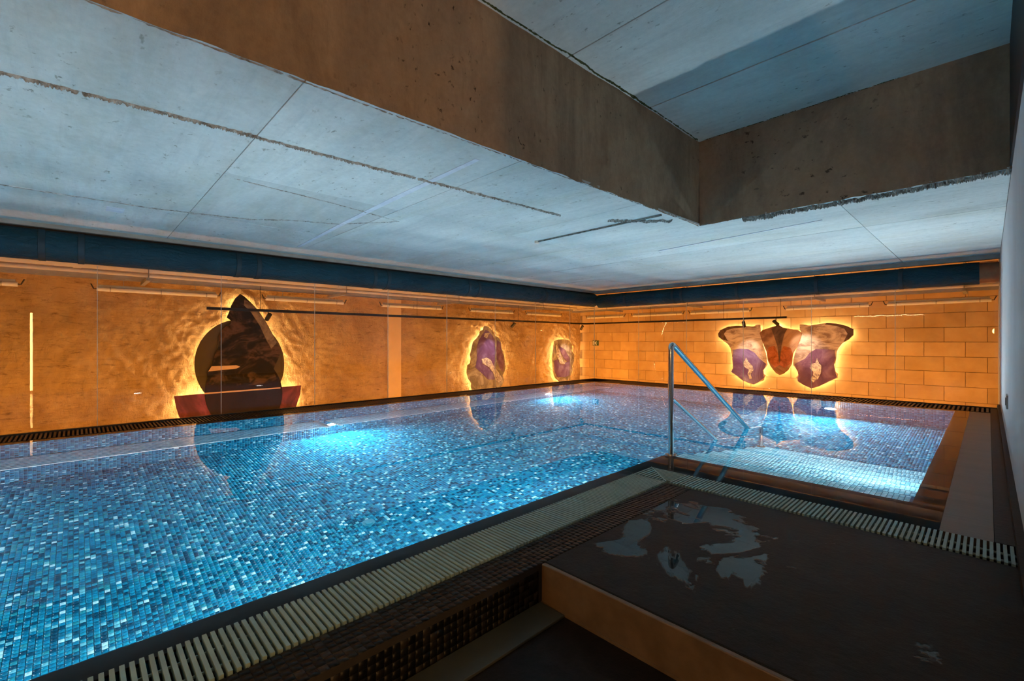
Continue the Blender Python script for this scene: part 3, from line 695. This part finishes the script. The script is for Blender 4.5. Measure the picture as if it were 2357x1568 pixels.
run('x', YS, 10.5, (-8.05, -8.28, -8.5), 'along the long glass wall', (.68, 3.45, 5.95, 8.65))
run('y', -8.9, RX, (10.7, 10.93, 11.15), 'along the butterfly glass wall', (-7.3, -5.0, -2.4, -.3))
def batten(axis, c, t0, t1, z, label):
    b = empty('tube_batten', along(axis, c, (t0 + t1) / 2, z), label, 'tube light', 'cream tube battens in the corridor')
    MB().tube([along(axis, c, t0, z), along(axis, c, t1, z)], .032, 12).build('tube', 'tube', b, True)
    MB().box(*sorted_box(along(axis, c - .022, t0 + .02, z + .03), along(axis, c + .022, t1 - .02, z + .06))).build('backplate', 'tray', b)
    for f_ in (.1, .5, .9):
        t = t0 + (t1 - t0) * f_; MB().tube([along(axis, c, t - .006, z), along(axis, c, t + .006, z)], .034, 12).build('clip', 'tray', b, True)
    for f_ in (.2, .8): MB().tube([along(axis, c, t0 + (t1 - t0) * f_, z + .05), along(axis, c, t0 + (t1 - t0) * f_, 2.43)], .004, 6).build('suspension_wire', 'tray', b)
    for s in (0, 1):
        t = (t0, t1)[s]; MB().tube([along(axis, c, t, z), along(axis, c, t + (.03 if s else -.03), z), along(axis, c, t + (.06 if s else -.06), z + .07)], .009, 6).build('lead', 'darkbox', b, True)
labL = ['cream tube batten at the frame edge above bare plaster', 'cream tube batten before the disc and rock art', 'cream tube batten just past the tip of the rock art', 'cream tube batten above the pale pilaster', 'cream tube batten above the tall purple crystal', 'cream tube batten above the smaller purple crystal']
for (a_, b_), lb in zip(((-2.0, -.56), (.2, 1.66), (2.39, 3.78), (4.61, 6.09), (6.96, 8.39), (8.93, 10.34)), labL): batten('x', -8.75, a_, b_, 1.735, lb)
labB = ['cream tube batten at the glass corner above the exit sign', 'cream tube batten above the block wall, next to the corner one', 'cream tube batten at the left wing of the butterfly', 'cream tube batten above the right wing of the butterfly', 'cream tube batten at the side wall end of the corridor']
for (a_, b_), lb in zip(((-8.55, -7.27), (-6.96, -5.51), (-5.28, -3.87), (-3.1, -1.64), (-1.36, .04)), labB): batten('y', 11.4, a_, b_, 1.70, lb)
# black lighting track and its spotlights
tk = empty('lighting_track', (-8.35, 5, 1.52), 'black lighting track hanging along both corridor walls behind the glass', 'lighting track')
TXX, TYY, TZ = -8.35, 11.0, 1.50
MB().box((TXX - .02, 1.45, TZ - .022), (TXX + .02, TYY, TZ + .022)).build('long_track', 'track', tk)
MB().box((TXX - .02, TYY, TZ - .022), (-2.99, TYY + .04, TZ + .022)).build('return_track', 'track', tk)
for p in ((TXX, 2.2), (TXX, 5.2), (TXX, 8.2), (-6.2, TYY), (-4.3, TYY), (-3.1, TYY)): MB().tube([(p[0], p[1], TZ), (p[0], p[1], 2.42)], .004, 6).build('hanger_wire', 'track', tk)
def spot(loc, aim, label, watts):
    sp = empty('track_spotlight', loc, label, 'spotlight', 'small black track spotlights'); p = Vector(loc); d = (Vector(aim) - p).normalized()
    MB().tube([(p.x, p.y, TZ - .0225), tuple(p)], .008, 8).build('stem', 'track', sp)
    MB().tube([p - d * .07, p + d * .07], .036, 16).build('head', 'track', sp, True)
    MB().tube([p + d * .069, p + d * .072], .028, 16).build('lens', 'bulb' if watts else 'darkbox', sp)
    if watts:
        ld = bpy.data.lights.new('spot_lamp', 'SPOT'); ld.energy = watts; ld.color = (1, .80, .58); ld.spot_size = math.radians(46); ld.spot_blend = .8; ld.shadow_soft_size = .03
        lo = bpy.data.objects.new('spot_lamp', ld); COL.objects.link(lo); lo.location = p + d * .085; lo.rotation_euler = d.to_track_quat('-Z', 'Y').to_euler(); lo.parent = sp; lo.matrix_parent_inverse = Matrix.Translation(-sp.location)
spot((TXX, 2.32, 1.395), (WX, 2.2, .8), 'small dark spotlight on the track beside the tip of the rock art', 0)
spot((TXX, 8.02, 1.39), (WX, 7.75, .55), 'small spotlight on the track right of the tall purple crystal', SPOT_W)
spot((TXX, 10.85, 1.38), (WX, 10.95, .35), 'small spotlight on the track near the corner by the exit sign', SPOT_W)
spot((-3.86, TYY + .02, 1.37), (-4.0, WY, .6), 'small spotlight above the left wing of the butterfly', SPOT_W)
spot((-3.2, TYY + .02, 1.385), (-2.75, WY, .75), 'small spotlight at the track end above the butterfly body', SPOT_W * 1.5)
# LED wash added out of view on the corridor floor to light the walls
for lab, axis, t0, t1 in (('warm LED profile on the corridor floor behind the foot of the long glass wall', 'x', -2.4, 11.0), ('warm LED profile on the corridor floor behind the foot of the butterfly glass wall', 'y', -8.6, 0)):
    c = GX - .16 if axis == 'x' else GY + .16
    L = empty('led_profile', along(axis, c, t0, CFZ), lab, 'led light')
    MB().box(*sorted_box(along(axis, c - .025, t0, CFZ), along(axis, c + .025, t1, CFZ + .03))).build('housing', 'trim', L)
    n = 3
    for k in range(n):
        a_, b_ = t0 + (t1 - t0) * k / n, t0 + (t1 - t0) * (k + 1) / n
        ld = bpy.data.lights.new('led_lamp', 'AREA'); ld.shape = 'RECTANGLE'; ld.size = (b_ - a_) * .98; ld.size_y = .035; ld.energy = WASH_W * (b_ - a_) * (1.0 if axis == 'x' else 1.25); ld.color = WASH_C
        lo = bpy.data.objects.new('led_lamp', ld); COL.objects.link(lo); lo.location = along(axis, c, (a_ + b_) / 2, CFZ + .045)
        if axis == 'x': d_ = Vector((-.8, 0, .6))
        else: d_ = Vector((0, .8, .6))
        zz_ = -d_; xx_ = Vector((0, 1, 0)) if axis == 'x' else Vector((1, 0, 0)); yy_ = zz_.cross(xx_); lo.rotation_euler = Matrix((xx_, yy_, zz_)).transposed().to_euler(); lo.parent = L; lo.matrix_parent_inverse = Matrix.Translation(-L.location)

# exit sign
ex = empty('exit_sign', (-8.52, WY - .03, .92), 'small green exit sign with a running figure on the block wall at the corner', 'exit sign')
MB().box((-8.63, WY - .035, .84), (-8.41, WY - .014, 1.0)).build('sign_plate', vary('sign_green', (.03, .07, .02), (.04, .09, .03), 5, .4, bs=0), ex)
ivory = vary('sign_white', (.75, .72, .6), (.8, .77, .65), 5, .4, bs=0)
MB().box((-8.615, WY - .038, .855), (-8.585, WY - .034, .985)).build('door_symbol', ivory, ex)
fig = MB(); y_ = WY - .038
fig.prism([(-8.53, .95), (-8.50, .955), (-8.475, .925), (-8.45, .93), (-8.452, .918), (-8.485, .91), (-8.495, .925), (-8.505, .90), (-8.47, .875), (-8.48, .853), (-8.495, .855), (-8.49, .872), (-8.525, .892), (-8.555, .87), (-8.568, .878), (-8.53, .91), (-8.522, .935), (-8.545, .925), (-8.555, .932)], y_, WY - .034, 'y')
fig.tube([(-8.487, y_, .972), (-8.487, WY - .034, .972)], .014, 12); fig.build('running_figure', ivory, ex)

# ------------------------------------------------------------------ wall art, backlit
def printm(name, stops, scale=3, dist=2, stretch=(1, 1, 1), rough=.6, seed=0):
    m, nt = new_mat(name); p = mapping(nt, pos(nt), stretch, (.3 + seed, .2, .5))
    bsdf(nt, ramp(nt, noise_n(nt, p, scale, 8, .65, dist), stops), rough, 0, .15); return m
AM = dict(
    rock=printm('print_dark_marble', [(.30, (.006, .004, .003)), (.48, (.014, .009, .006)), (.60, (.09, .050, .027)), (.70, (.025, .015, .010))], 2.0, 1.5, (1, 1, 1.8)),
    rockedge=printm('print_grey_rock', [(.3, (.05, .035, .028)), (.55, (.22, .17, .13)), (.75, (.38, .31, .25))], 5, 1),
    disc=printm('print_olive_disc', [(.2, (.05, .038, .014)), (.5, (.085, .062, .026)), (.8, (.20, .14, .07))], .8, .3),
    bowl=printm('print_maroon', [(.30, (.055, .014, .014)), (.5, (.13, .035, .034)), (.68, (.34, .07, .09)), (.8, (.10, .02, .03))], 1.3, 2.2),
    dark=printm('print_black_brown', [(.3, (.008, .004, .004)), (.6, (.024, .012, .010)), (.8, (.12, .035, .025))], 1.2, 1),
    cream=printm('print_cream', [(.3, (.48, .30, .18)), (.7, (.66, .46, .30))], 3, .5),
    stone=printm('print_grey_stone', [(.25, (.10, .08, .075)), (.45, (.26, .22, .20)), (.6, (.48, .43, .40)), (.8, (.70, .65, .60))], 3.2, 1.6),
    purple=printm('print_purple', [(.25, (.09, .03, .13)), (.45, (.16, .09, .28)), (.58, (.26, .20, .50)), (.75, (.46, .44, .74))], 1.6, 1.2),
    mauve=printm('print_mauve', [(.25, (.08, .03, .08)), (.5, (.18, .09, .20)), (.75, (.34, .22, .36))], 2.5, 1.2),
    white=printm('print_white_crystal', [(.32, (.14, .10, .19)), (.45, (.42, .36, .42)), (.58, (.74, .70, .70)), (.8, (.88, .84, .82))], 8, 2.5),
    wing=printm('print_wing', [(.2, (.10, .06, .05)), (.4, (.30, .21, .19)), (.56, (.64, .52, .46)), (.8, (.84, .74, .68))], 2.2, 1.6, (1, 1, 2.2)),
    wingdark=printm('print_wing_edge', [(.3, (.045, .028, .024)), (.7, (.18, .11, .09))], 4, 1),
    body=printm('print_body', [(.25, (.06, .03, .02)), (.45, (.20, .10, .06)), (.6, (.44, .25, .15)), (.8, (.62, .46, .36))], 1.1, .6),
    rust=printm('print_rust', [(.3, (.14, .035, .012)), (.55, (.40, .12, .04)), (.8, (.55, .24, .11))], 5, 1.5),
    side=vary('panel_edge', (.06, .045, .035), (.10, .08, .06), 6, .5, bs=0))
def inset(pts, d):
    n = len(pts); A = sum(pts[i][0] * pts[(i + 1) % n][1] - pts[(i + 1) % n][0] * pts[i][1] for i in range(n)); s = 1 if A > 0 else -1
    out = []
    for i in range(n):
        a, b, c = Vector(pts[i - 1]), Vector(pts[i]), Vector(pts[(i + 1) % n]); e1 = (b - a).normalized(); e2 = (c - b).normalized()
        nn = Vector((-e1.y - e2.y, e1.x + e2.x)); nn = nn.normalized() if nn.length > 1e-6 else Vector((-e1.y, e1.x)); out.append(tuple(b + nn * d * s))
    return out
def zoompts(pts, off, sc): return [(off[0] + x / sc, off[1] + y / sc) for x, y in pts]
class Art:
    def __init__(s, axis, label, ref, name='wall_art'):
        s.axis = axis; s.wall = WX if axis == 'x' else WY; s.sg = 1 if axis == 'x' else -1
        s.plane = s.wall + s.sg * .075; s.e = None; s.label = label; s.name = name
        p = at_x(*ref, s.plane) if axis == 'x' else at_y(*ref, s.plane); s.e = empty(name, p, label, 'wall art', 'backlit wall art behind the glass')
    def P(s, pix):
        if s.axis == 'x': return [(q.y, q.z) for q in (at_x(u, v, s.plane) for u, v in pix)]
        return [(q.x, q.z) for q in (at_y(u, v, s.plane) for u, v in pix)]
    def layer(s, name, pts, mat, lvl, th=.012, label=None):
        a = s.plane + s.sg * lvl * .014; b = a + s.sg * th; lo, hi = min(a, b), max(a, b)
        o = MB().prism(pts, lo, hi, s.axis).build(name, AM[mat], s.e)
        if label: o['label'] = label
        return o
    def halo(s, pts, d=.05):
        q = inset(pts, d); a = s.wall + s.sg * .045; b = s.wall + s.sg * .068; V = []; n = len(q)
        for h in (a, b): V += [((h, p[0], p[1]) if s.axis == 'x' else (p[0], h, p[1])) for p in q]
        MB().add(V, [(i, (i + 1) % n, n + (i + 1) % n, n + i) for i in range(n)]).build('led_strip', 'led', s.e)
def circ(c, r, a0=0, a1=360, n=48): return [(c[0] + r * math.cos(math.radians(a0 + (a1 - a0) * i / n)), c[1] + r * math.sin(math.radians(a0 + (a1 - a0) * i / n))) for i in range(n + (0 if a1 - a0 == 360 else 1))]
# 1: rock on discs
o1, s1 = (380, 640), 3.0147
A = Art('x', 'large dark wall art of a pointed rock on an olive disc and maroon bowl', (548, 900))
disc = A.P(zoompts(circ((514, 600), 312), o1, s1)); A.layer('olive_disc', disc, 'disc', 0)
bowl = A.P(zoompts([(60, 820), (940, 745), (935, 800), (905, 895), (860, 975), (800, 1050), (720, 1120), (620, 1170), (500, 1185), (380, 1165), (280, 1120), (200, 1070), (130, 1010), (95, 960), (75, 900)], o1, s1)); A.layer('maroon_bowl', bowl, 'bowl', 1)
A.layer('dark_disc', A.P(zoompts(circ((541, 800), 268), o1, s1)), 'dark', 2)
A.layer('disc_rim', A.P(zoompts([(268, 796), (795, 757), (795, 766), (268, 806)], o1, s1)), 'cream', 3, .004)
rock = A.P(zoompts([(515, 112), (545, 130), (590, 172), (640, 225), (690, 300), (740, 390), (770, 450), (802, 500), (785, 545), (765, 590), (742, 640), (762, 680), (770, 710), (690, 735), (560, 745), (400, 750), (300, 740), (285, 660), (300, 640), (325, 600), (330, 565), (345, 515), (375, 470), (365, 410), (385, 365), (415, 338), (450, 322), (456, 300), (423, 275), (440, 235), (455, 190), (480, 145)], o1, s1)); A.layer('rock', rock, 'rock', 3)
A.layer('rock_light_edge', A.P(zoompts([(545, 150), (590, 178), (640, 228), (690, 305), (740, 395), (768, 450), (730, 490), (700, 440), (650, 330), (590, 240), (540, 190)], o1, s1)), 'rockedge', 4, .003)
A.layer('pale_wedge', A.P(zoompts([(318, 612), (490, 605), (515, 615), (490, 628), (290, 648), (300, 640)], o1, s1)), 'cream', 4, .004, 'cream wedge across the rock')
A.halo(disc, .09); A.halo(rock, .07); A.halo(bowl, .07)
# 2: tall purple crystal
o2, s2 = (1020, 700), 5.0575
A = Art('x', 'tall purple and grey crystal slab art in the middle of the plaster wall', (1115, 880))
cr = A.P(zoompts([(480, 252), (515, 260), (560, 300), (600, 365), (650, 400), (675, 460), (680, 520), (700, 570), (712, 640), (722, 740), (710, 790), (690, 830), (705, 880), (690, 930), (665, 975), (620, 1040), (520, 1080), (400, 1070), (335, 1020), (320, 960), (325, 920), (290, 870), (270, 800), (280, 710), (310, 690), (320, 640), (308, 590), (330, 520), (345, 440), (385, 400), (420, 350), (425, 315), (460, 300), (470, 265)], o2, s2))
A.layer('stone_slab', cr, 'stone', 0); A.halo(cr, .07)
A.layer('purple_core', A.P(zoompts([(490, 300), (530, 320), (575, 375), (600, 440), (610, 560), (600, 640), (590, 700), (610, 800), (590, 880), (520, 880), (430, 790), (370, 740), (390, 640), (385, 520), (410, 420), (450, 360)], o2, s2)), 'purple', 1, .004)
A.layer('mauve_flank', A.P(zoompts([(625, 420), (662, 450), (670, 530), (695, 600), (705, 700), (690, 790), (650, 740), (620, 640), (615, 520)], o2, s2)), 'mauve', 1, .004)
A.layer('white_vein', A.P(zoompts([(440, 640), (500, 620), (545, 650), (580, 720), (640, 800), (680, 870), (650, 920), (600, 880), (575, 800), (520, 730), (450, 690)], o2, s2)), 'white', 2, .004)
A.layer('pale_tip', A.P(zoompts([(480, 340), (535, 335), (500, 400), (465, 380)], o2, s2)), 'white', 2, .004)
# 3: smaller crystal
A = Art('x', 'smaller purple crystal slab art near the glass corner', (1295, 870))
cr = A.P(zoompts([(1290, 430), (1330, 415), (1400, 410), (1455, 420), (1495, 460), (1500, 510), (1490, 540), (1525, 590), (1520, 670), (1500, 720), (1505, 770), (1480, 830), (1450, 885), (1420, 915), (1355, 910), (1300, 860), (1280, 790), (1275, 720), (1268, 640), (1275, 560), (1285, 480)], o2, s2))
A.layer('stone_slab', cr, 'stone', 0); A.halo(cr, .07)
A.layer('purple_base', A.P(zoompts([(1285, 660), (1340, 640), (1400, 700), (1470, 640), (1480, 740), (1465, 830), (1420, 850), (1320, 850), (1290, 780)], o2, s2)), 'purple', 1, .004)
A.layer('purple_stripe', A.P(zoompts([(1325, 455), (1360, 500), (1410, 530), (1440, 590), (1475, 640), (1450, 680), (1400, 640), (1365, 570)], o2, s2)), 'mauve', 2, .004)
A.layer('white_vein', A.P(zoompts([(1305, 470), (1350, 540), (1360, 620), (1410, 700), (1350, 690), (1310, 600), (1295, 540)], o2, s2)), 'white', 3, .004)
# 4: butterfly
o4, s4 = (1600, 700), 4.3548
A = Art('y', 'butterfly shaped wall art in brown and purple stone on the block wall', (1800, 880))
lw_ = A.P(zoompts([(230, 295), (255, 260), (320, 230), (410, 215), (500, 220), (590, 225), (620, 205), (655, 208), (660, 250), (665, 320), (690, 430), (715, 500), (725, 580), (730, 605), (705, 640), (685, 665), (690, 700), (710, 715), (695, 740), (690, 765), (640, 785), (590, 808), (540, 795), (475, 765), (415, 720), (360, 680), (380, 640), (375, 590), (370, 510), (355, 440), (330, 400), (270, 360), (235, 330)], o4, s4))
rw_ = A.P(zoompts([(1050, 205), (1100, 205), (1140, 215), (1220, 205), (1320, 188), (1420, 195), (1510, 215), (1590, 250), (1590, 310), (1540, 360), (1480, 390), (1440, 440), (1420, 480), (1415, 560), (1395, 610), (1410, 680), (1435, 700), (1430, 740), (1340, 780), (1250, 825), (1165, 848), (1090, 815), (1030, 775), (1025, 745), (1010, 740), (1035, 710), (1025, 670), (985, 610), (985, 560), (1000, 500), (1020, 440), (1050, 370), (1068, 290), (1050, 260)], o4, s4))
bd_ = A.P(zoompts([(820, 180), (832, 200), (880, 235), (960, 250), (1040, 262), (1072, 290), (1050, 370), (1020, 440), (985, 500), (975, 600), (940, 660), (890, 700), (850, 712), (810, 690), (760, 625), (730, 560), (720, 480), (690, 410), (665, 340), (650, 290), (680, 260), (760, 235), (822, 215)], o4, s4))
A.layer('left_wing', lw_, 'wing', 0); A.layer('right_wing', rw_, 'wing', 0); A.layer('body', bd_, 'body', 1)
for p in (lw_, rw_, bd_): A.halo(p, .07)
A.layer('wing_edge', A.P(zoompts([(232, 297), (257, 263), (322, 233), (410, 218), (500, 223), (580, 228), (480, 235), (380, 245), (320, 262), (290, 300), (330, 370), (270, 355), (238, 328)], o4, s4)), 'wingdark', 1, .003)
A.layer('wing_edge', A.P(zoompts([(1320, 191), (1420, 198), (1510, 218), (1586, 252), (1586, 308), (1540, 355), (1490, 380), (1530, 300), (1500, 250), (1420, 220), (1300, 205)], o4, s4)), 'wingdark', 1, .003)
A.layer('purple_field', A.P(zoompts([(380, 460), (450, 447), (540, 455), (600, 490), (650, 550), (715, 600), (700, 640), (680, 665), (688, 705), (690, 740), (640, 780), (590, 803), (545, 790), (478, 760), (420, 715), (365, 680), (385, 640), (380, 560)], o4, s4)), 'purple', 1, .004)
A.layer('purple_field', A.P(zoompts([(1400, 460), (1300, 452), (1210, 452), (1150, 490), (1100, 550), (1000, 600), (1010, 640), (1030, 670), (1038, 712), (1030, 770), (1090, 810), (1165, 843), (1250, 820), (1340, 775), (1425, 735), (1405, 680), (1390, 610), (1408, 540)], o4, s4)), 'mauve', 1, .004)
A.layer('white_flame', A.P(zoompts([(515, 535), (540, 580), (580, 620), (590, 660), (560, 700), (575, 745), (550, 750), (530, 700), (545, 660), (500, 630), (485, 585), (500, 570)], o4, s4)), 'white', 2, .004)
A.layer('white_flame', A.P(zoompts([(1225, 540), (1245, 590), (1270, 620), (1265, 690), (1235, 750), (1185, 785), (1160, 750), (1185, 720), (1190, 680), (1150, 640), (1170, 600), (1210, 590)], o4, s4)), 'white', 2, .004)
A.layer('rust_patch', A.P(zoompts([(740, 430), (800, 420), (845, 520), (890, 420), (960, 440), (985, 500), (970, 590), (900, 640), (850, 610), (800, 640), (745, 570), (728, 500)], o4, s4)), 'rust', 2, .004)
A.layer('dark_neck', A.P(zoompts([(822, 185), (840, 220), (930, 250), (900, 300), (870, 420), (850, 600), (830, 420), (790, 300), (770, 250), (815, 225)], o4, s4)), 'wingdark', 3, .003)

# ------------------------------------------------------------------ lounge behind the camera
struct(MB().box((-7.4, YS - .75, -.5), (3.4, YS - .6, ZU + .2)).build('wall_rear', 'slab'), 'dark wall behind the camera')
struct(MB().box((3.2, YS - .7, -.5), (3.35, .2, ZU + .2)).build('wall_lounge', 'slab'), 'dark lounge wall behind the camera')
pl = empty('pendant_lamp', (.2, -1.7, 1.3), 'warm globe pendant lamp hanging behind the camera', 'lamp')  # fill lamp added to warm the recess faces and the platform riser
PLC = Vector((.2, -1.7, 1.3))
sph = bmesh.new(); bmesh.ops.create_uvsphere(sph, u_segments=12, v_segments=8, radius=.11); bmesh.ops.translate(sph, verts=sph.verts, vec=PLC)
me = bpy.data.meshes.new('globe'); sph.to_mesh(me); sph.free(); fin(bpy.data.objects.new('globe', me), emit('globe_glow', (1, .50, .17), FILL_GLOBE_W / (math.pi * 4 * math.pi * .11 ** 2)), pl, True)
MB().tube([(.2, -1.7, 1.4), (.2, -1.7, ZU)], .006, 6).build('cord', 'track', pl)
MB().tube([(.2, -1.7, 1.39), (.2, -1.7, 1.46)], [.05, .02], 14).build('cap', 'track', pl)

fl_ = empty('floor_lamp', (1.0, -.76, LZ), 'upright warm tube floor lamp in the lounge behind the camera, mirrored in the glass', 'lamp')
MB().tube([(1.0, -.76, LZ), (1.0, -.76, LZ + .03)], .13, 24).build('base', 'track', fl_, True)
MB().tube([(1.0, -.76, LZ + .03), (1.0, -.76, 1.64)], .022, 14).build('tube', emit('floor_lamp_glow', (1, .50, .16), FLOOR_LAMP), fl_, True)
MB().tube([(1.0, -.76, 1.64), (1.0, -.76, 1.67)], .025, 14).build('cap', 'track', fl_, True)
struct(MB().box((.32, .2, -.5), (3.4, .35, ZU + .2)).build('wall_lounge_side', 'slab'), 'dark lounge wall beside the camera')
ch = empty('chandelier', (-2.7, -2.9, 1.98), 'long glittering chandelier of thin rods behind the camera, mirrored in the glass', 'chandelier')
for k in range(16):
    x_ = -3.7 + k * .13; MB().tube([(x_, -2.9 + .03 * math.sin(k * 2.1), 1.95 + .02 * math.sin(k * 1.3)), (x_ + .16, -2.9 + .03 * math.cos(k * 1.7), 1.95 + .02 * math.cos(k * 2.3))], .011, 6).build('rod', 'crystal', ch)
for x_ in (-3.5, -1.9): MB().tube([(x_, -2.9, 1.95), (x_, -2.9, ZC + .01)], .004, 6).build('wire', 'track', ch)

for o in S.objects:
    if o.type == 'MESH' and o.name not in ('pool_water',) and o.name.startswith(('panel', 'board', 'side_face', 'end_face', 'wall_right', 'filler_strip', 'rough_seam', 'chipped_edge', 'moss_edge', 'trim_', 'duct_body', 'joint_band', 'end_collar', 'fitting')):
        o.cycles.is_caustics_receiver = True
